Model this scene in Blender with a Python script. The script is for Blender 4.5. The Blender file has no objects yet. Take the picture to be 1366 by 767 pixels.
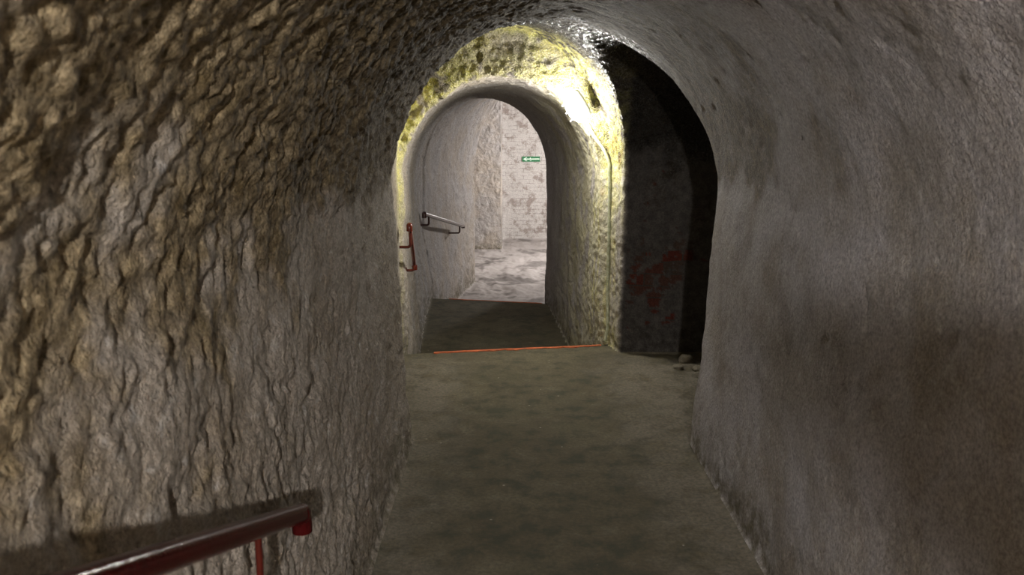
import bpy, math, numpy as np
from mathutils import Vector, Matrix
COL = bpy.context.scene.collection
F32 = np.float32

# ------------------------------------------------------------------ noise
_r = np.random.RandomState(7)
PERM = _r.permutation(256).astype(np.int32)
PERM = np.concatenate([PERM, PERM, PERM])
_g = _r.normal(size=(256, 3)); _g /= np.linalg.norm(_g, axis=1)[:, None]
GRAD = _g.astype(F32)

def perlin(p):
    pi = np.floor(p).astype(np.int32); f = (p - pi).astype(F32); pi &= 255
    u = f*f*f*(f*(f*6-15)+10)
    out = 0
    for dx in (0, 1):
        wx = u[:, 0] if dx else 1-u[:, 0]
        a = PERM[pi[:, 0]+dx]
        for dy in (0, 1):
            wy = u[:, 1] if dy else 1-u[:, 1]
            b = PERM[a+pi[:, 1]+dy]
            for dz in (0, 1):
                wz = u[:, 2] if dz else 1-u[:, 2]
                g = GRAD[PERM[b+pi[:, 2]+dz]]
                d = g[:, 0]*(f[:, 0]-dx)+g[:, 1]*(f[:, 1]-dy)+g[:, 2]*(f[:, 2]-dz)
                out = out+wx*wy*wz*d
    return out*1.6

def fbm(p, s, octv=3, off=0., gain=.5):
    o = 0; a = 1.
    for i in range(octv):
        o = o+a*perlin(p*s+off+17.3*i); s = s*2.03; a *= gain
    return o

def sst(x, a, b):
    t = np.clip((x-a)/(b-a), 0, 1); return t*t*(3-2*t)

# ------------------------------------------------------------------ shape of the cellar: distance field, negative in the open space
def smin(a, b, k):
    h = np.maximum(k-np.abs(a-b), 0)/k
    return np.minimum(a, b)-h*h*k*.25
def smax(a, b, k): return -smin(-a, -b, k)

def arch(x, z, c, a, zs, b):
    zz = np.maximum(z-zs, 0)
    k = np.sqrt(((x-c)/a)**2+(zz/b)**2)
    up = (k-1)*np.minimum(a, b)
    lo = np.abs(x-c)-a
    return np.where(z > zs, up, lo)

def sdf(x, y, z):
    # A: the near corridor
    ya = [-9, 4.0, 4.25, 5.0, 5.7, 6.02]
    fl = .06*np.clip(z/1.3, 0, 1)
    cA = np.interp(y, ya, [.20, .20, .165, .06, -.01, -.075]).astype(F32)
    aA = np.interp(y, ya, [.715, .715, .735, .75, .775, .765]).astype(F32)
    bA = np.interp(y, ya, [.83, .83, .84, .90, .96, .98]).astype(F32)
    zA = np.interp(y, ya, [1.27, 1.27, 1.28, 1.30, 1.30, 1.29]).astype(F32)
    flA = fl*np.interp(y, ya, [1.2, 1.2, 1, .5, .1, 0]).astype(F32)
    A = arch(x, z, cA, aA+flA, zA, bA)
    A = smax(A, y-(6.02+.10*np.clip(z-1.7, 0, 1)), .07)
    A = np.maximum(A, -3.2-y)
    # S: the dark side passage to the right
    S = arch(y, z, F32(4.845), F32(.865), F32(1.2), F32(.93))
    S = np.maximum(np.maximum(S, .35-x), x-3.4)
    # B: the inner arch and the passage behind it
    t = np.clip((y-6.0)/4.0, 0, 1)
    flB = .06*np.clip((z+.5)/.8, 0, 1)
    cB = -.075-.225*t-.05*(flB/.06)*t
    aB = .725-.015*t+flB*t
    zsB = 1.185-.185*t; bB = .755+.175*t
    B = arch(x, z, cB, aB, zsB, bB)
    B = np.maximum(np.maximum(B, 5.85-y), y-10.3)
    # C: the bend behind, and the last chamber
    tc = np.clip((y-10)/3.8, 0, 1)**1.4
    C = arch(x, z, -.35+.85*tc, (.77-.11*(1-tc)*(1-np.clip((z+.5)/.8, 0, 1))*(x < 0))+.28*tc, 1.0-.25*tc, .93+.67*tc)
    C = smax(np.maximum(C, 10.0-y), y-13.8, .12)
    D = np.maximum(np.maximum(-2.4-x, x-2.3), np.maximum(13.55-y, y-18.75))
    D = np.maximum(D, z-2.6)
    J = np.maximum(x+.22, 16.95-y)          # the jutting pillar, solid
    D = smax(D, -J, .10)
    # wedge added out of view behind the viewpoint, to shadow the right wall
    K = np.maximum(np.abs(y+.60)-.09, z-1.737)
    K = np.maximum(K, np.maximum(.335-x, (.345-x)*.931+(1.699-z)*.362))
    A = smax(A, -K, .02)
    F = smin(A, S, .035)
    F = smin(F, B, .05)
    F = np.minimum(F, C)
    F = smin(F, D, .10)
    # floors
    y1 = y-.16*x; y2 = y+.24*x
    G = -z
    for e, h in ((5.82, -.167), (6.12, -.333), (6.42, -.5)):
        G = np.minimum(G, np.maximum(h-z, e-y1))
    for e, h in ((9.80, -.65), (10.4, -.8), (11.0, -.95)):
        G = np.minimum(G, np.maximum(h-z, e-y2))
    G = np.maximum(G, np.minimum(.17-z, 1.35-y))     # two steps rising behind the camera
    G = np.maximum(G, np.minimum(.34-z, .95-y))
    return smax(F, G, .035)

def axis(segs):
    out = [segs[0][0]]
    for a, b, h in segs:
        n = max(1, int(round((b-a)/h)))
        out += list(np.linspace(a, b, n+1)[1:])
    return np.array(out, F32)

RES = .85
X = axis([(-2.5, -1.25, .05), (-1.25, -.95, .03*RES), (-.95, 1.15, .014*RES), (1.15, 1.5, .03), (1.5, 3.5, .06)])
Y = axis([(-3.35, -.8, .07), (-.8, -.4, .025), (-.4, .4, .03), (.4, 3.0, .0125*RES), (3.0, 4.3, .018*RES), (4.3, 6.6, .015*RES), (6.6, 10.5, .035*RES), (10.5, 14.2, .035*RES), (14.2, 18.9, .045*RES)])
Z = axis([(-1.1, -.55, .03*RES), (-.55, -.1, .02*RES), (-.1, 2.42, .014*RES), (2.42, 2.7, .06)])

def surface_nets():
    nx, ny, nz = len(X), len(Y), len(Z)
    F = np.empty((nx, ny, nz), F32)
    st = 48
    for j in range(0, ny, st):
        yy = Y[j:j+st]
        F[:, j:j+st, :] = sdf(X[:, None, None], yy[None, :, None], Z[None, None, :])
    S = F < 0
    cnt = np.zeros((nx-1, ny-1, nz-1), np.int8)
    for a in (0, 1):
        for b in (0, 1):
            for c in (0, 1):
                cnt += S[a:nx-1+a, b:ny-1+b, c:nz-1+c]
    act = np.nonzero((cnt > 0) & (cnt < 8)); del cnt
    n = len(act[0])
    idx = np.full((nx-1, ny-1, nz-1), -1, np.int32); idx[act] = np.arange(n)
    i, j, k = act
    corner = {}
    for a in (0, 1):
        for b in (0, 1):
            for c in (0, 1):
                corner[a, b, c] = F[i+a, j+b, k+c]
    P = np.zeros((n, 3)); W = np.zeros(n)
    for ax in range(3):
        for u in (0, 1):
            for v in (0, 1):
                if ax == 0: A, B = (0, u, v), (1, u, v)
                elif ax == 1: A, B = (u, 0, v), (u, 1, v)
                else: A, B = (u, v, 0), (u, v, 1)
                fa, fb = corner[A], corner[B]
                m = (fa < 0) != (fb < 0)
                t = np.where(m, fa/np.where(m, fa-fb, 1), 0)
                q = np.empty((n, 3)); q[:] = A; q[:, ax] = t
                P += q*m[:, None]; W += m
    P /= W[:, None]
    p = np.empty((n, 3), F32)
    for ax, (G, ii) in enumerate(((X, i), (Y, j), (Z, k))):
        p[:, ax] = G[ii]+(G[ii+1]-G[ii])*P[:, ax]
    quads = []
    # edges along each axis
    sx = S[:-1, 1:-1, 1:-1] != S[1:, 1:-1, 1:-1]
    a, b, c = np.nonzero(sx); b += 1; c += 1
    q = np.stack([idx[a, b-1, c-1], idx[a, b, c-1], idx[a, b, c], idx[a, b-1, c]], 1)
    fl = S[a, b, c]; q[fl] = q[fl][:, ::-1]; quads.append(q)
    sx = S[1:-1, :-1, 1:-1] != S[1:-1, 1:, 1:-1]
    a, b, c = np.nonzero(sx); a += 1; c += 1
    q = np.stack([idx[a-1, b, c-1], idx[a-1, b, c], idx[a, b, c], idx[a, b, c-1]], 1)
    fl = S[a, b, c]; q[fl] = q[fl][:, ::-1]; quads.append(q)
    sx = S[1:-1, 1:-1, :-1] != S[1:-1, 1:-1, 1:]
    a, b, c = np.nonzero(sx); a += 1; b += 1
    q = np.stack([idx[a-1, b-1, c], idx[a, b-1, c], idx[a, b, c], idx[a-1, b, c]], 1)
    fl = S[a, b, c]; q[fl] = q[fl][:, ::-1]; quads.append(q)
    Q = np.concatenate(quads)
    del F, S, idx
    return p, Q

def sd(p): return sdf(p[:, 0], p[:, 1], p[:, 2])
def grad(p, e=.004):
    g = np.empty_like(p)
    for a in range(3):
        q = p.copy(); q[:, a] += e; r = p.copy(); r[:, a] -= e
        g[:, a] = (sd(q)-sd(r))/(2*e)
    return g

def vnormals(p, Q):
    d1 = p[Q[:, 2]]-p[Q[:, 0]]; d2 = p[Q[:, 3]]-p[Q[:, 1]]
    fn = np.cross(d1, d2)
    vn = np.zeros(p.shape)
    for c in range(4):
        for a in range(3):
            vn[:, a] += np.bincount(Q[:, c], fn[:, a], minlength=len(p))
    vn /= np.linalg.norm(vn, axis=1)[:, None]+1e-9
    return vn.astype(F32), fn

p, Q = surface_nets()
for _ in range(2):
    g = grad(p); d = sd(p)
    g2 = (g*g).sum(1)+.05
    step = -(d/g2)[:, None]*g
    ln = np.linalg.norm(step, axis=1)[:, None]
    step *= np.minimum(1, .012/(ln+1e-9))
    p = (p+step).astype(F32)
vn, fn = vnormals(p, Q)
if float(np.mean((grad(p)*vn).sum(1))) > 0:      # make the faces look into the open space
    Q = Q[:, ::-1]; vn = -vn

# ------------------------------------------------------------------ regions and roughness of the surface
x, y, z = p[:, 0], p[:, 1], p[:, 2]
isfloor = sst(vn[:, 2], .55, .85)
ctr = np.interp(y, [0, 4, 5.8, 10, 13.8], [.2, .2, -.02, -.3, .3])
near = 1-sst(y, 2.5, 6.0)
left = (1-sst(x-ctr, -.25, .35))*(1-sst(y, 9, 12))
rough_l = (.35+.65*left)
low = 1-sst(z, .85, 1.5)
ps = p.copy(); ps[:, 2] *= 1-.55*0; 
pstr = p*np.array([1, 1, .75], F32)                     # vertical drags of the plaster, low on the walls
n_big = fbm(p, 1.6, 2)
n_mid = fbm(p, 7., 2, 5.)
iso = fbm(p, 21., 3, 9., .6)
strk = fbm(pstr, 24., 3, 31., .55)
rid = iso*(1-low)+strk*low
warp = np.stack([perlin(p*9+3), perlin(p*9+11), perlin(p*9+19)], 1).astype(F32)*.022
pw = p+warp
bil = np.abs(perlin(pw*22+5))*.85+np.abs(perlin(pw*43+7))*.6-.40
pv = pw*np.array([1, 1, .82], F32)
bils = np.abs(perlin(pv*18+5))*.8+np.abs(perlin(pv*40+7))*.6-.40
lump = bil*(1-low)+bils*low
rid = rid*.45*(.5+.5*left)+lump*1.25*(.35+.65*np.maximum(left, .6*sst(z, .95, 1.25)*(1-sst(y, 1.5, 3.2))))
wetz = sst(y, 4.2, 5.0)*(1-sst(y, 6.0, 6.1))
wall_d = n_big*(.020-.012*wetz) + n_mid*(.004+.006*left)*(1-.5*wetz) + rid*(.0030+.0075*left*near+.0030*left)
wall_d += -.012*np.clip(fbm(p, 11., 2, 77.)-.38, 0, 1)*2.5*(.3+.7*left)
cham = sst(y, 10, 14)
wall_d += cham*(fbm(p, 9., 3, 3.)*.016)*(1-sst(y, 17.6, 18.4)) - cham*sst(y, 17.6, 18.4)*n_big*.015
nfac = sst(y, 5.0, 6.0)*(1-sst(y, 9.5, 10.5))
wall_d += nfac*fbm(p, 22., 3, 51.)*.0075
fl_d = fbm(p, 2.2, 2, 40.)*.004 + fbm(p, 9, 3, 41.)*.0022
fl_d = fl_d + sst(y, 11, 13)*fbm(p*np.array([1, .6, 1], F32), 3., 3, 61.)*.035
side = sst(x, .95, 1.15)*sst(y, 4.0, 4.3)*(1-sst(y, 5.6, 5.9))
fl_d = fl_d + sst(x, .45, .7)*(1-sst(y, 5.4, 5.8))*np.abs(fbm(p, 6., 3, 46.))*.010*(z < .1) + (np.hypot((x+.60)/.22, (y-5.2)/.35) < 1)*.006
fl_d = fl_d + side*fbm(p, 7., 3, 66.)*.02
wetz = sst(y, 3.9, 4.7)*(1-sst(y, 6.0, 6.1))*sst(z, 1.3, 1.55)
wall_d += wetz*fbm(p, 26., 2, 71.)*.006
edge = .004*fbm(p, 14., 2, 90.)*sst(y, 5.5, 5.8)*(1-sst(y, 6, 6.2))
disp = wall_d*(1-isfloor)+(fl_d+edge)*isfloor
p = (p+vn*disp[:, None].astype(F32)).astype(F32)
vn2, fn = vnormals(p, Q)
x, y, z = p[:, 0], p[:, 1], p[:, 2]

# colour masks of the plaster: stains, brown tone, painted-in shade
nz1 = fbm(p, 3.5, 4, 12., .6); nz2 = fbm(p, 12., 3, 15., .6)
ud = fbm(p*np.array([1, 1, .18], F32), 9., 3, 25., .6)   # run marks
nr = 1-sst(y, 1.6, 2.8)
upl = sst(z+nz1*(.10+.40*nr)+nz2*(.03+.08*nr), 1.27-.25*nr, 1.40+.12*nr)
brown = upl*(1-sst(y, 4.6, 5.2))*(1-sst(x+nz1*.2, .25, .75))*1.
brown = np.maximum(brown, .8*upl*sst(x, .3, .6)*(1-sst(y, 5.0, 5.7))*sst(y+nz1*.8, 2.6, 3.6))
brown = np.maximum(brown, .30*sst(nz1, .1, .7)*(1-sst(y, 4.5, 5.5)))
dy = y-5.97+nz1*.05; darch = np.where(dy < 0, np.exp(-(dy/.36)**2), np.exp(-(dy/.10)**2))
hi = sst(z+nz1*.15, .75, 1.35)
algae = darch*(hi*sst(nz2+nz1*.5+(1-sst(x, .1, .45))*.35+(1-sst(z, 1.35, 1.7))*.3, -.45, .25)+(1-hi)*np.clip(.22+ud*.6, 0, .6))
algae = np.maximum(algae, .9*np.exp(-((y-6.15)/.45)**2)*np.clip(ud*1.2+.15*sst(z,.3,1.2), 0, .8)*sst(x, .1, .4))
algae = np.maximum(algae, .34*(1-sst(y, 7., 9.5))*sst(y, 5.7, 6)*sst(x, .1, .4)*sst(nz1, -.6, .2))
rust = darch*sst(nz1+ud*.5, .1, .6)*sst(x, .2, .5)*sst(z, .5, 1.1)
wet = sst(y+nz1*.25, 3.9, 4.7)*(1-sst(y, 6.0, 6.12))*sst(z+nz1*.15, 1.3, 1.55)*sst(x+nz1*.1, -.75, -.45)
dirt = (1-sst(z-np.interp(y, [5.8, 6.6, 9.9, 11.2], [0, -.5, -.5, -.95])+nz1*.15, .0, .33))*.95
brick = side*0
dist_side = np.hypot((z-.60)/.36, (x-1.02)/.25)
brick = (y > 5.5)*(x > .8)*(y < 6)*sst(.95-dist_side+nz2*1.1+nz1*.8, .50, .6)
farw = sst(y, 18.2, 18.5)
side_shade = sst(x, .74, .86)*sst(y, 4.0, 4.2)*(1-sst(y, 5.9, 6))*sst(.5*(vn[:, 1] < -.3)+.5*(y > 4.6)+nz1*.3, .3, .6)*(1-isfloor)  # shade of the side passage, painted into its wall colour as near-black
side_shade = np.where((x > .72) & (y > 5.4) & (y < 5.95) & (vn[:, 1] < -.3), np.maximum(side_shade, sst(x+nz1*.02, .755, .80)), side_shade)
algae = algae*(1-side_shade); grim = sst(y, 10.2, 12.5)*isfloor*sst(nz1+fbm(p, 1.2, 2, 8.)*1.2, -.0, .9)*.6
att = dict(brown=brown, algae=np.clip(algae, 0, 1), rust=np.clip(rust, 0, 1), wet=wet, dirt=dirt, brick=brick, farwall=farw, grime=grim, side_shade=side_shade, edge=np.clip(np.maximum(sst(-x+nz1*.1, .15, .5), sst(x+nz1*.12, .45, .8)), 0, 1)*(1-sst(y, 5.2, 5.9)))

# ------------------------------------------------------------------ materials
class NT:
    def __init__(s, name):
        m = bpy.data.materials.new(name); m.use_nodes = True; s.m = m; s.t = m.node_tree
        s.b = s.t.nodes['Principled BSDF']
        s.tc = s.t.nodes.new('ShaderNodeTexCoord').outputs['Object']
    def n(s, typ, **kw):
        nd = s.t.nodes.new(typ)
        for k, v in kw.items():
            if k in nd.inputs: s.put(nd.inputs[k], v)
            else: setattr(nd, k, v)
        return nd
    def put(s, sock, v):
        if isinstance(v, bpy.types.NodeSocket): s.t.links.new(v, sock)
        elif isinstance(v, tuple) and len(v) == 3 and sock.type == 'RGBA': sock.default_value = (*v, 1)
        else: sock.default_value = v
    def noise(s, scale, detail=4, rough=.55, vec=None, dist=0.):
        return s.n('ShaderNodeTexNoise', Scale=scale, Detail=detail, Roughness=rough, Distortion=dist, Vector=vec or s.tc).outputs['Fac']
    def att(s, name): return s.n('ShaderNodeAttribute', attribute_name=name).outputs['Fac']
    def math(s, op, a, b=0., clamp=False):
        nd = s.t.nodes.new('ShaderNodeMath'); nd.operation = op; nd.use_clamp = clamp
        s.put(nd.inputs[0], a); s.put(nd.inputs[1], b); return nd.outputs[0]
    def ramp(s, v, a, b, lo=0., hi=1.):
        nd = s.t.nodes.new('ShaderNodeMapRange'); s.put(nd.inputs['Value'], v)
        for k, q in (('From Min', a), ('From Max', b), ('To Min', lo), ('To Max', hi)): nd.inputs[k].default_value = q
        return nd.outputs[0]
    def mix(s, f, a, b, mode='MIX'):
        nd = s.t.nodes.new('ShaderNodeMix'); nd.data_type = 'RGBA'; nd.blend_type = mode
        s.put(nd.inputs[0], f); s.put(nd.inputs[6], a); s.put(nd.inputs[7], b); return nd.outputs[2]
    def map(s, scale, rot=(0, 0, 0)):
        nd = s.n('ShaderNodeMapping', Vector=s.tc); nd.inputs['Scale'].default_value = scale; nd.inputs['Rotation'].default_value = rot
        return nd.outputs[0]
    def bump(s, h, strength, dist, prev=None):
        nd = s.t.nodes.new('ShaderNodeBump'); s.put(nd.inputs['Height'], h); nd.inputs['Strength'].default_value = strength
        nd.inputs['Distance'].default_value = dist
        if prev: s.put(nd.inputs['Normal'], prev)
        return nd.outputs[0]

def plaster():
    s = NT('whitewashed_plaster')
    big = s.noise(2.2, 5, .6); fine = s.noise(70, 4, .6); mid = s.noise(18, 4, .6)
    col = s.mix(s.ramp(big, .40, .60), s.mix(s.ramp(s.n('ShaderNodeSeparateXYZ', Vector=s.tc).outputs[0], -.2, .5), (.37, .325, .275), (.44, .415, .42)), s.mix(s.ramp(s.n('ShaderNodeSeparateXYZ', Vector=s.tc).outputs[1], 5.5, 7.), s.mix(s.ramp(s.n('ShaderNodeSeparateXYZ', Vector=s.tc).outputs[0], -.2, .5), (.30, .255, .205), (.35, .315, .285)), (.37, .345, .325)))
    col = s.mix(s.ramp(mid, .58, .72, 0, .55), col, (.24, .22, .195))
    col = s.mix(s.ramp(mid, .42, .28, 0, .5), col, (.60, .58, .56))
    yn = s.ramp(s.n('ShaderNodeSeparateXYZ', Vector=s.tc).outputs[1], 1.2, 3.2)
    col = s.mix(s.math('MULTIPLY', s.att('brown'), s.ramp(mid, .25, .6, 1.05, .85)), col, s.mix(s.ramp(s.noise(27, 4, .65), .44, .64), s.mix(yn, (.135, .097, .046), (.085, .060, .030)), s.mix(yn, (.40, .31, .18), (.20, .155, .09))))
    col = s.mix(s.math('MULTIPLY', s.att('wet'), .92), col, s.mix(s.ramp(fine, .4, .6), (.028, .022, .014), (.085, .072, .055)))
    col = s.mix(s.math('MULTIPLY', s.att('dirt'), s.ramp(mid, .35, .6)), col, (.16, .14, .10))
    al = s.att('algae')
    acol = s.mix(s.ramp(s.noise(9, 5, .65), .38, .62), (.66, .60, .11), (.40, .42, .05))
    acol = s.mix(s.ramp(fine, .35, .6), acol, (.72, .66, .34))
    col = s.mix(s.math('MULTIPLY', al, .93), col, acol)
    col = s.mix(s.math('MULTIPLY', s.att('rust'), s.ramp(mid, .4, .6)), col, (.22, .12, .02))
    # far brick wall, painted over
    sx = s.n('ShaderNodeSeparateXYZ', Vector=s.tc)
    cv = s.n('ShaderNodeCombineXYZ', X=sx.outputs[0], Y=sx.outputs[2], Z=0.).outputs[0]
    wob = s.n('ShaderNodeVectorMath', operation='ADD'); s.put(wob.inputs[0], cv)
    nv = s.n('ShaderNodeTexNoise', Scale=4., Detail=2., Vector=cv); sc = s.n('ShaderNodeVectorMath', operation='SCALE'); s.put(sc.inputs[0], nv.outputs['Color']); sc.inputs['Scale'].default_value = .03
    s.put(wob.inputs[1], sc.outputs[0])
    br = s.n('ShaderNodeTexBrick', Vector=wob.outputs[0], Scale=1.); br.inputs['Brick Width'].default_value = .27; br.inputs['Row Height'].default_value = .085
    br.inputs['Mortar Size'].default_value = .007; br.inputs['Mortar Smooth'].default_value = .4
    mort = br.outputs['Fac']
    br.inputs['Color1'].default_value = (.085, .016, .010, 1); br.inputs['Color2'].default_value = (.05, .038, .028, 1); br.inputs['Mortar'].default_value = (.045, .038, .03, 1)
    fw = s.att('farwall')
    wcol = s.mix(s.ramp(s.noise(3.5, 5, .7, cv), .50, .60), (.56, .53, .50), (.33, .28, .25))
    wcol = s.mix(s.math('MULTIPLY', mort, s.ramp(s.noise(5, 4, .6, cv), .44, .60, 0, .8)), wcol, (.22, .19, .17))
    col = s.mix(fw, col, wcol)
    col = s.mix(s.math('MULTIPLY', s.att('side_shade'), .93), col, s.mix(s.ramp(mid, .4, .62), (.055, .049, .042), (.030, .027, .023)))
    col = s.mix(s.att('brick'), col, br.outputs['Color'])
    gv = s.ramp(s.noise(95, 3, .7), .32, .68, .66, 1.3)
    gc = s.n('ShaderNodeCombineXYZ', X=gv, Y=gv, Z=gv).outputs[0]
    col = s.mix(1., col, gc, 'MULTIPLY')
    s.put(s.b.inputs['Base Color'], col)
    wet = s.att('wet')
    spk = s.ramp(s.noise(62, 3, .65), .52, .60)
    s.put(s.b.inputs['Roughness'], s.math('SUBTRACT', .82, s.math('MULTIPLY', wet, s.math('MULTIPLY', spk, .68))))
    s.put(s.b.inputs['Specular IOR Level'], s.math('ADD', .12, s.math('MULTIPLY', wet, s.math('SUBTRACT', s.math('MULTIPLY', spk, .95), .08))))
    # small relief
    strk = s.noise(60, 5, .65, s.map((1, 1, .75)))
    iso = s.noise(75, 5, .6)
    vor = s.n('ShaderNodeTexVoronoi', Scale=34., Vector=s.tc, feature='SMOOTH_F1').outputs['Distance']
    side = s.ramp(s.n('ShaderNodeSeparateXYZ', Vector=s.tc).outputs[0], .1, .7, 1., .6)
    nb = s.bump(s.math('MULTIPLY', strk, side), .8, .010)
    nb = s.bump(s.math('MULTIPLY', iso, side), .8, .010, nb)
    nb = s.bump(s.math('MULTIPLY', vor, side), .6, .010, nb)
    nb = s.bump(s.noise(130, 3, .7), .8, .007, nb)
    wb = s.bump(s.math('MULTIPLY', s.noise(85, 3, .6), wet), 1., .06, nb)
    fb = s.bump(s.math('MULTIPLY', mort, s.math('ADD', fw, s.att('brick'))), -1., .006, wb)
    s.put(s.b.inputs['Normal'], fb)
    return s.m

def concrete():
    s = NT('trodden_concrete')
    big = s.noise(1.4, 5, .6); mid = s.noise(7, 6, .65); fine = s.noise(60, 5, .65)
    col = s.mix(s.ramp(big, .3, .7), (.108, .088, .057), (.165, .140, .092))
    col = s.mix(s.ramp(mid, .48, .62, 0, .75), col, (.06, .062, .045))
    col = s.mix(s.ramp(mid, .44, .32, 0, .6), col, (.20, .175, .122))
    wr = s.n('ShaderNodeAttribute', attribute_name='edge').outputs['Fac']
    col = s.mix(s.math('MULTIPLY', wr, s.ramp(s.noise(5, 5, .7), .35, .55)), col, (.215, .185, .145))
    col = s.mix(s.ramp(s.noise(1.1, 3, .5, s.map((1, 1.4, 1), (0, 0, .4))), .56, .66, 0, .35), col, (.095, .095, .058))
    col = s.mix(s.ramp(fine, .35, .65, .0, .6), col, (.065, .067, .052))
    sp = s.n('ShaderNodeTexVoronoi', Scale=11., Vector=s.tc).outputs['Distance']
    col = s.mix(s.math('MULTIPLY', s.ramp(sp, .075, .05), s.ramp(s.noise(3., 2), .5, .55)), col, (.30, .27, .22))
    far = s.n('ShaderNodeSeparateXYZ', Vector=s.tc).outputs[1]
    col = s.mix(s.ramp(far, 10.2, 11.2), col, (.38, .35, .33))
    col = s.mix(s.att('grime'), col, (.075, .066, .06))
    s.put(s.b.inputs['Base Color'], col)
    s.b.inputs['Roughness'].default_value = .85
    s.b.inputs['Specular IOR Level'].default_value = .08
    nb = s.bump(mid, .5, .010); nb = s.bump(fine, .6, .004, nb)
    dents = s.n('ShaderNodeTexVoronoi', Scale=6., Vector=s.tc).outputs['Distance']
    nb = s.bump(s.math('MULTIPLY', s.ramp(dents, .12, .0), s.ramp(s.noise(2.5, 2), .5, .58)), -1., .006, nb)
    s.put(s.b.inputs['Normal'], nb)
    return s.m

def simple(name, col, rough=.4, metal=0., emit=None, spec=.5, bump=0, var=None):
    s = NT(name); b = s.b
    b.inputs['Roughness'].default_value = rough; b.inputs['Metallic'].default_value = metal
    b.inputs['Specular IOR Level'].default_value = spec
    c = s.mix(s.ramp(s.noise(45, 4, .6), .45, .65), col, var or tuple(v*.7 for v in col))
    s.put(b.inputs['Base Color'], c)
    if bump: s.put(b.inputs['Normal'], s.bump(s.noise(140, 3, .6), .6, bump))
    if emit:
        b.inputs['Emission Color'].default_value = (*emit[0], 1); b.inputs['Emission Strength'].default_value = emit[1]
    return s.m

M_PL = plaster(); M_FL = concrete()
M_RED = simple('dark_red_gloss_paint', (.050, .0045, .0045), .12, bump=.0012, spec=.16)
M_REDB = simple('bright_red_paint', (.13, .018, .008), .25, bump=.001, spec=.5)
M_REDN = simple('dull_red_paint', (.075, .009, .005), .3, bump=.001, spec=.5)
M_BLK = simple('dark_painted_steel', (.055, .022, .018), .25, bump=.001, spec=.6)
M_GRN = simple('sign_green', (.012, .17, .055), .45, var=(.014, .15, .05))
M_WHT = simple('sign_white', (.66, .86, .70), .5, var=(.62, .8, .66))
M_ORG = simple('orange_floor_paint', (.52, .12, .035), .6, var=(.36, .10, .045), bump=.002)
M_LBK = simple('grey_lamp_housing', (.30, .31, .31), .45, bump=.0005)
M_CAB = simple('lime_crusted_cable', (.46, .47, .33), .6, var=(.30, .32, .18), bump=.003)
M_STO = simple('dusty_rubble', (.17, .145, .10), .8, var=(.10, .085, .06), bump=.004)

# ------------------------------------------------------------------ cut the one continuous surface into the parts of the setting
fc = p[Q].mean(1); fnn = np.cross(p[Q[:, 2]]-p[Q[:, 0]], p[Q[:, 3]]-p[Q[:, 1]])
fnn /= np.linalg.norm(fnn, axis=1)[:, None]+1e-12
fy = fc[:, 1]; fx = fc[:, 0]; fz = fc[:, 2]
ffl = isfloor[Q].mean(1) > .45
spr = np.interp(fy, [0, 5.8, 10, 13.6], [1.3, 1.25, .98, .8])
ctrf = np.interp(fy, [0, 4, 5.8, 10, 13.8], [.2, .2, -.02, -.3, .3])
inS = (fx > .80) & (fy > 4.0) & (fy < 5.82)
reg = np.where(fx < ctrf, 1, 2)
reg[(fz > spr)] = 3
reg[inS & (fx > 1.0)] = 4
reg[(fy > 18.4)] = 5
reg[(fy < -3.0)] = 6
reg[ffl] = 0
names = ['floor', 'wall_left', 'wall_right', 'ceiling', 'wall_passage', 'wall_far', 'wall_back']
for r, nm in enumerate(names):
    q = Q[reg == r]
    if not len(q): continue
    used, inv = np.unique(q, return_inverse=True)
    v = p[used]; q = inv.reshape(-1, 4).astype(np.int32)
    me = bpy.data.meshes.new(nm)
    me.vertices.add(len(v)); me.vertices.foreach_set('co', v.ravel().astype(F32))
    me.loops.add(q.size); me.loops.foreach_set('vertex_index', q.ravel())
    me.polygons.add(len(q)); me.polygons.foreach_set('loop_start', np.arange(0, q.size, 4, dtype=np.int32))
    me.update(calc_edges=True)
    me.validate()
    me.polygons.foreach_set('use_smooth', np.ones(len(me.polygons), bool))
    if len(me.vertices) == len(used):
        for k, a in att.items():
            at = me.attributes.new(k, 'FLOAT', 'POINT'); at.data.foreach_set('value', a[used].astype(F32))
        me.normals_split_custom_set_from_vertices(vn2[used].tolist())
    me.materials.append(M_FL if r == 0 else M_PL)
    o = bpy.data.objects.new(nm, me); COL.objects.link(o); o['kind'] = 'structure'

def nearest(q, mask=None):
    q = np.array(q, F32); d = ((p-q)**2).sum(1)
    if mask is not None: d = np.where(mask, d, 9e9)
    i = int(np.argmin(d)); return Vector(map(float, p[i])), Vector(map(float, vn2[i]))
def snap(q, off):
    a, n = nearest(q); return a+n*off
flm = isfloor > .6
def floor_z(xx, yy):
    m = flm & (np.abs(p[:, 0]-xx) < .03) & (np.abs(p[:, 1]-yy) < .05)
    return float(np.max(p[m, 2])) if m.any() else None

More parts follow.
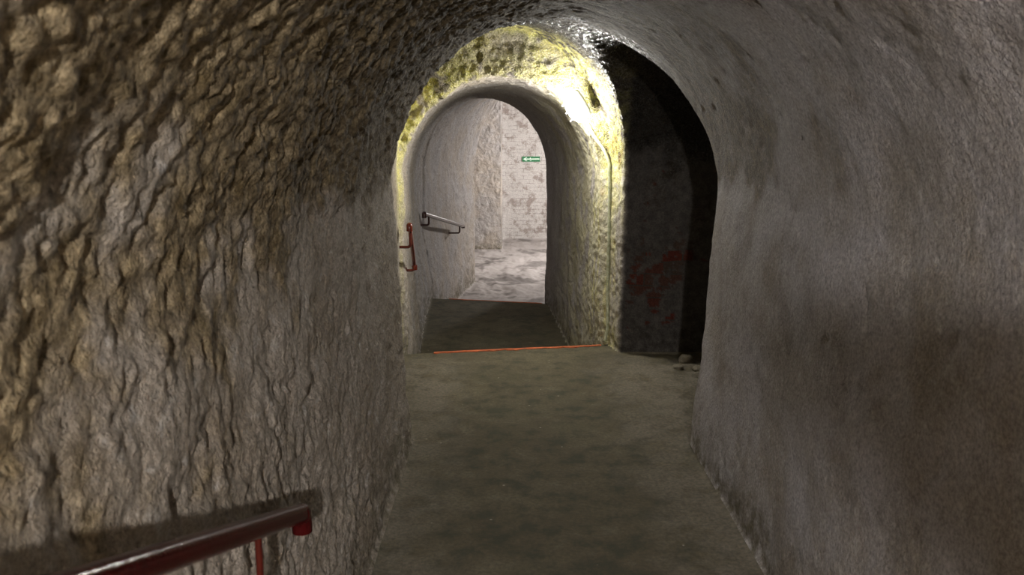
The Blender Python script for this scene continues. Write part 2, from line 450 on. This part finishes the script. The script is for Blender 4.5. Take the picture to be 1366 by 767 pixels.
# ------------------------------------------------------------------ helpers for the fittings
class MB:
    def __init__(s): s.v = []; s.f = []; s.sm = []
    def add(s, v, f, smooth=True):
        o = len(s.v); s.v += [tuple(q) for q in v]; s.f += [tuple(i+o for i in q) for q in f]; s.sm += [smooth]*len(f)
    def tube(s, pts, r, n=14, round_end=False):
        pts = [Vector(q) for q in pts]; rs = r if isinstance(r, (list, tuple)) else [r]*len(pts)
        V = []; F = []; up = None
        for i, c in enumerate(pts):
            t = (pts[min(i+1, len(pts)-1)]-pts[max(i-1, 0)]).normalized()
            if up is None:
                up = t.orthogonal().normalized()
            up = (up-t*up.dot(t)).normalized(); w = t.cross(up)
            for k in range(n):
                a = 2*math.pi*k/n
                V.append(c+(up*math.cos(a)+w*math.sin(a))*rs[i])
        for i in range(len(pts)-1):
            for k in range(n):
                a = i*n+k; b = i*n+(k+1) % n
                F.append((a, b, b+n, a+n))
        s.add(V, F)
        m = len(V)
        s.add([V[k] for k in range(n)], [tuple(range(n-1, -1, -1))], False)
        s.add([V[m-n+k] for k in range(n)], [tuple(range(n))], False)
    def box(s, c, d, M=None):
        M = M or Matrix.Identity(3); c = Vector(c)
        V = [c+M@Vector((sx*d[0]/2, sy*d[1]/2, sz*d[2]/2)) for sx in (-1, 1) for sy in (-1, 1) for sz in (-1, 1)]
        s.add(V, [(0, 1, 3, 2), (4, 6, 7, 5), (0, 4, 5, 1), (2, 3, 7, 6), (0, 2, 6, 4), (1, 5, 7, 3)], False)
    def prism(s, poly, y0, y1):       # a flat outline in x,z given thickness in y
        n = len(poly)
        V = [(a, y0, b) for a, b in poly]+[(a, y1, b) for a, b in poly]
        F = [tuple(range(n)), tuple(range(2*n-1, n-1, -1))]+[(i, i+n, (i+1) % n+n, (i+1) % n) for i in range(n)]
        s.add(V, F, False)
    def build(s, name, mat, parent=None, origin=(0, 0, 0), bevel=0):
        me = bpy.data.meshes.new(name)
        O = Vector(origin)
        me.from_pydata([Vector(q)-O for q in s.v], [], s.f); me.validate()
        me.polygons.foreach_set('use_smooth', [bool(b) for b in s.sm][:len(me.polygons)])
        me.materials.append(mat); me.update()
        o = bpy.data.objects.new(name, me); COL.objects.link(o)
        if parent: o.parent = parent
        else: o.location = O
        if bevel:
            b = o.modifiers.new('bevel', 'BEVEL'); b.width = bevel; b.segments = 3
        return o

def thing(name, label, cat, loc, group=None):
    o = bpy.data.objects.new(name, None); COL.objects.link(o); o.location = loc; o.empty_display_size = .1
    o['label'] = label; o['category'] = cat
    if group: o['group'] = group
    return o

def bend(a, b, c, r, n=7):        # rounded corner at b between a and c
    a, b, c = Vector(a), Vector(b), Vector(c)
    p0 = b+(a-b).normalized()*r; p1 = b+(c-b).normalized()*r
    return [(p0*(1-t)**2+b*2*t*(1-t)+p1*t*t) for t in [i/n for i in range(n+1)]]

def handrail(label, a, b, r, rb, brackets, mbar, mcap, mbr, near_drop=.06, far_drop=.06, capr=1.03):
    # a = near end, b = far end of the bar; its ends turn down in short elbows
    a, b = Vector(a), Vector(b)
    t = thing('handrail', label, 'handrail', a)
    da = a+Vector((0, 0, -near_drop)); db = b+Vector((0, 0, -far_drop))
    bar = MB(); bar.tube([a+(b-a)*k/12 for k in range(13)], r, 20)
    bar.build('rail', mbar, t, a)
    for e, d, o in ((a, da, b), (b, db, a)):
        q = e+(o-e).normalized()*.02
        pts = [q]+bend(q, e, d, .6*abs(d.z-e.z), 8)+[d]
        m = MB(); m.tube(pts, r*capr, 20); m.build('end_cap', mcap, t, a)
    for (top, corner, wall) in brackets:
        m = MB()
        pts = [Vector(top)]+bend(top, corner, wall, rb*2.5, 6)+[Vector(wall)]
        m.tube(pts, rb, 12)
        br = m.build('bracket', mbr, t, a)
        m = MB(); w = Vector(wall); m.tube([w+Vector((.006, 0, 0)), w+Vector((-.02, 0, 0))], rb*2.4, 16)
        m.build('wall_plate', mbr, br, a)
    return t

def on(a, b, f): return tuple(Vector(a).lerp(Vector(b), f))
# the near rail, running in from behind the camera
a, b = (-.484, .385, 1.278), (-.484, 1.76, .727)
def rail_point(a, b, yy):
    f = (yy-a[1])/(b[1]-a[1]); return Vector(a).lerp(Vector(b), f)
P1 = rail_point(a, b, 1.45); P0 = rail_point(a, b, .60)
handrail('large dark red glossy handrail in the near foreground at bottom left', a, b, .0225, .0068,
         [(P1, (P1.x, P1.y, P1.z-.14), (-.575, P1.y, P1.z-.14)), (P0, (P0.x, P0.y, P0.z-.14), (-.575, P0.y, P0.z-.14))],
         M_RED, M_RED, M_REDN, .055, .045)
a, b = (-.685, 5.48, .955), (-.755, 6.30, .525)
P1 = rail_point(a, b, 5.60); P0 = rail_point(a, b, 6.22)
handrail('short red handrail dropping steeply beside the left jamb of the lit arch', a, b, .014, .010,
         [(P1, (P1.x, P1.y, .785), (-.80, P1.y, .785)), (P0, (P0.x, P0.y, .515), (-.81, P0.y, .515))],
         M_REDB, M_REDB, M_REDB, .045, .02, 1.5)
a, b = (-1.035, 9.70, .585), (-.715, 12.0, .165)
P1 = rail_point(a, b, 9.92); P0 = rail_point(a, b, 11.75)
handrail('thin dark handrail with a bright top edge, sloping on the far left wall', a, b, .027, .012,
         [(P1, (P1.x, P1.y, .425), (-1.14, P1.y, .425)), (P0, (P0.x, P0.y, .095), (-.93, P0.y, .095))],
         M_BLK, M_BLK, M_BLK, .05, .03)

# ------------------------------------------------------------------ direction sign on the far wall
SX, SY, SZ = .43, 18.715, .87
t = thing('exit_sign', 'small green sign with a white arrow pointing left on the far brick wall', 'sign', (SX, SY, SZ))
O = (SX, SY, SZ)
m = MB(); m.box(O, (.40, .012, .118)); m.build('board', M_GRN, t, O, bevel=.003)
yf, yb = SY-.0085, SY-.0055
m = MB()
l = SX-.18
m.prism([(l, SZ), (l+.07, SZ+.042), (l+.095, SZ+.042), (l+.055, SZ+.010), (SX+.185, SZ+.014), (SX+.185, SZ-.010), (l+.055, SZ-.010), (l+.095, SZ-.042), (l+.07, SZ-.042)], yf, yb)
m.build('arrow', M_WHT, t, O)
m = MB(); m.prism([(SX-.033, SZ+.012), (SX-.005, SZ+.012), (SX-.019, SZ+.042)], yf-.001, yb); m.build('small_triangle', M_WHT, t, O)
m = MB(); m.prism([(SX-.03, SZ-.03), (SX+.005, SZ-.03), (SX+.005, SZ-.040), (SX-.03, SZ-.040)], yf, yb); m.build('small_dash', M_WHT, t, O)

# ------------------------------------------------------------------ lamps
def bulkhead(label, loc, nrm, axis, strength, half, power_col, name='wall_lamp'):
    t = thing(name, label, 'lamp', loc)
    n = Vector(nrm).normalized(); u = Vector(axis); u = (u-n*u.dot(n)).normalized(); w = n.cross(u)
    L = Vector(loc); hl, hw = half
    R = Matrix((u, w, n)).transposed()
    def shell(scale, h0, h1, nn=28, rings=7, flat=False):
        V = []; F = []
        for k in range(rings+1):
            f = k/rings*math.pi/2
            rr = math.cos(f) if not flat else 1-(k/rings)**4*.25
            hh = h0+(h1-h0)*(math.sin(f) if not flat else k/rings)
            if k == rings and not flat: rr = .02
            for i in range(nn):
                a = 2*math.pi*i/nn
                ca, sa = math.cos(a), math.sin(a)
                q = (abs(ca)**.75*math.copysign(1, ca)*hl*scale*rr, abs(sa)**.75*math.copysign(1, sa)*hw*scale*rr, hh)
                V.append(L+R@Vector(q))
        for k in range(rings):
            for i in range(nn):
                F.append((k*nn+i, k*nn+(i+1) % nn, (k+1)*nn+(i+1) % nn, (k+1)*nn+i))
        F.append(tuple(range(nn-1, -1, -1))); F.append(tuple(range(rings*nn, rings*nn+nn)))
        return V, F
    m = MB(); m.add(*shell(.84, -hw*1.2, -.012, flat=True)); m.build('housing', M_LBK, t, L)
    em = simple('lamp_glass', (.9, .9, .9), .3, emit=(power_col, strength))
    m = MB(); m.add(*shell(.96, -.012, hw*1.3)); m.build('glass', em, t, L)
    m = MB()
    for kx in (-.5, 0, .5):
        pts = [L+R@Vector((kx*hl, math.cos(a)*hw*1.04*math.sqrt(1-kx*kx), .012+math.sin(a)*(hw*1.3+.006))) for a in [math.pi*i/10 for i in range(11)]]
        m.tube(pts, .0025, 8)
    m.build('guard', M_LBK, t, L)
    return t
sp, sn = nearest((.45, 5.95, 1.73)); sp.y -= .05
bulkhead('bright oval wall lamp glowing at the right haunch of the yellow lit arch', sp+sn*.065, (-.76, -.40, -.52), (.53, .1, -.84), 530, (.12, .055), (1, .97, .90))
bulkhead('wall lamp on the right wall of the last chamber, round the corner', (2.24, 15.4, 1.15), (-1, 0, 0), (0, 0, 1), 2200, (.13, .07), (1, .96, .94))
bulkhead('lamp high on the vault crown behind the viewpoint', (.15, -1.6, 1.985), (.62, 0, -.78), (0, 1, 0), 6300, (.065, .045), (1, .96, .93))

# ------------------------------------------------------------------ cable running down the pier from the lamp
def bend_line(P, n):
    P = np.array(P); L = np.r_[0, np.cumsum(np.linalg.norm(np.diff(P, axis=0), axis=1))]; t = np.linspace(0, L[-1], n)
    return [[np.interp(q, L, P[:, k]) for k in range(3)] for q in t]
m = MB()
pts = [snap(q, .009) for q in np.array(bend_line([(.50, 5.93, 1.64), (.56, 5.92, 1.50), (.62, 5.92, 1.36), (.665, 5.92, 1.22), (.675, 5.92, 1.0), (.675, 5.92, .6), (.675, 5.92, .25), (.675, 5.91, .02)], 40))]
pts = [sum((pts[max(0, min(len(pts)-1, i+k))] for k in (-2, -1, 0, 1, 2)), Vector())/5 for i in range(len(pts))]
m.tube(pts, .012, 10)
o = m.build('cable', M_CAB, None, pts[-1]); o['label'] = 'pale crusted cable running down the corner of the pier under the lamp'; o['category'] = 'cable'

# ------------------------------------------------------------------ painted line on the edge of the step
def stripe(label, x0, x1, fy, zt, w, drop, seed):
    rs = np.random.RandomState(seed); n = 60; V = []; F = []
    for i in range(n+1):
        xx = x0+(x1-x0)*i/n; e = fy(xx)
        a = w*(.8+.5*math.sin(i*.9+seed)*rs.rand()); j = .004*math.sin(i*.35)
        za = floor_z(xx, e-.045) or zt; zt = .5*zt+.5*za if i else za
        V += [(xx, e-a+j, zt+.0035), (xx, e+.004, zt+.0045), (xx, e+.010, zt-drop*.5), (xx, e+.010, zt-drop)]
        V += [(xx, e-a+j, zt-.01), (xx, e-.004, zt-.01), (xx, e-.004, zt-drop*.5), (xx, e-.004, zt-drop)]
    for i in range(n):
        q = i*8; r = q+8
        for a, b in ((0, 1), (1, 2), (2, 3)): F.append((q+a, q+b, r+b, r+a))
        for a, b in ((4, 5), (5, 6), (6, 7)): F.append((q+b, q+a, r+a, r+b))
        F.append((q, r, r+4, q+4)); F.append((q+3, q+7, r+7, r+3))
    F.append((0, 4, 5, 1)); F.append((1, 5, 6, 2)); F.append((2, 6, 7, 3))
    q = n*8; F.append((q+1, q+5, q+4, q)); F.append((q+2, q+6, q+5, q+1)); F.append((q+3, q+7, q+6, q+2))
    m = MB(); m.add(V, F, False)
    o = m.build('painted_line', M_ORG, None, V[0]); o['label'] = label; o['category'] = 'floor marking'
stripe('bright orange painted line across the edge of the first step', -.56, .66, lambda xx: 5.82+.16*xx, 0, .03, .05, 1)
stripe('faint orange painted line on the far step before the last chamber', -.78, .36, lambda xx: 9.80-.24*xx, -.5, .02, .04, 4)

# ------------------------------------------------------------------ loose stones in the mouth of the side passage
import random
def stone(loc, r, seed, label):
    rs = random.Random(seed); V = []; F = []; nu, nv = 14, 9
    ph = [rs.uniform(0, 6) for _ in range(9)]; sx, sy, sz = r*rs.uniform(.9, 1.4), r*rs.uniform(.8, 1.1), r*rs.uniform(.55, .8)
    for j in range(nv+1):
        th = math.pi*j/nv
        for i in range(nu):
            a = 2*math.pi*i/nu
            d = Vector((math.sin(th)*math.cos(a), math.sin(th)*math.sin(a), math.cos(th)))
            k = 1+.13*math.sin(3*d.x+ph[0])+.11*math.sin(4*d.y+ph[1])+.10*math.sin(5*d.z+ph[2])+.07*math.sin(7*d.x*d.y*3+ph[3])
            c = Vector([math.copysign(abs(q)**.75, q) for q in d])
            V.append(Vector(loc)+Vector((c.x*sx*k, c.y*sy*k, c.z*sz*k+sz*.8)))
    for j in range(nv):
        for i in range(nu): F.append((j*nu+i, (j+1)*nu+i, (j+1)*nu+(i+1) % nu, j*nu+(i+1) % nu))
    m = MB(); m.add(V, F); o = m.build('stone', M_STO, None, loc); o['label'] = label; o['category'] = 'stone'; o['group'] = 'rubble in the side passage'
stone((1.20, 5.50, .0-.02), .055, 3, 'largest rubble stone at the foot of the dark side passage wall')
stone((1.12, 5.34, -.01), .030, 5, 'small rubble stone lying in front of the largest one')
stone((1.24, 5.27, -.01), .038, 8, 'rubble stone nearest the right wall corner')

# ------------------------------------------------------------------ camera
f = 1100.; pit = math.atan((383.5-168)/f)
cd = bpy.data.cameras.new('camera'); cd.sensor_width = 36; cd.lens = 36*f/1366; cd.clip_start = .02; cd.clip_end = 100
co = bpy.data.objects.new('camera', cd); COL.objects.link(co); co.location = (0, 0, 1.6); co.rotation_euler = (math.pi/2-pit, 0, 0)
cd.dof.use_dof = True; cd.dof.focus_distance = 9.; cd.dof.aperture_fstop = 8.5
sc = bpy.context.scene; sc.camera = co

w = bpy.data.worlds.new('world'); sc.world = w; w.use_nodes = True
w.node_tree.nodes['Background'].inputs[0].default_value = (0, 0, 0, 1)
sc.view_settings.view_transform = 'Standard'; sc.view_settings.look = 'None'; sc.view_settings.gamma = 1; sc.view_settings.use_curve_mapping = False
sc.view_settings.exposure = -.24
sc.cycles.max_bounces = 6; sc.cycles.diffuse_bounces = 5; sc.cycles.caustics_reflective = False; sc.cycles.use_adaptive_sampling = True; sc.cycles.adaptive_threshold = .02
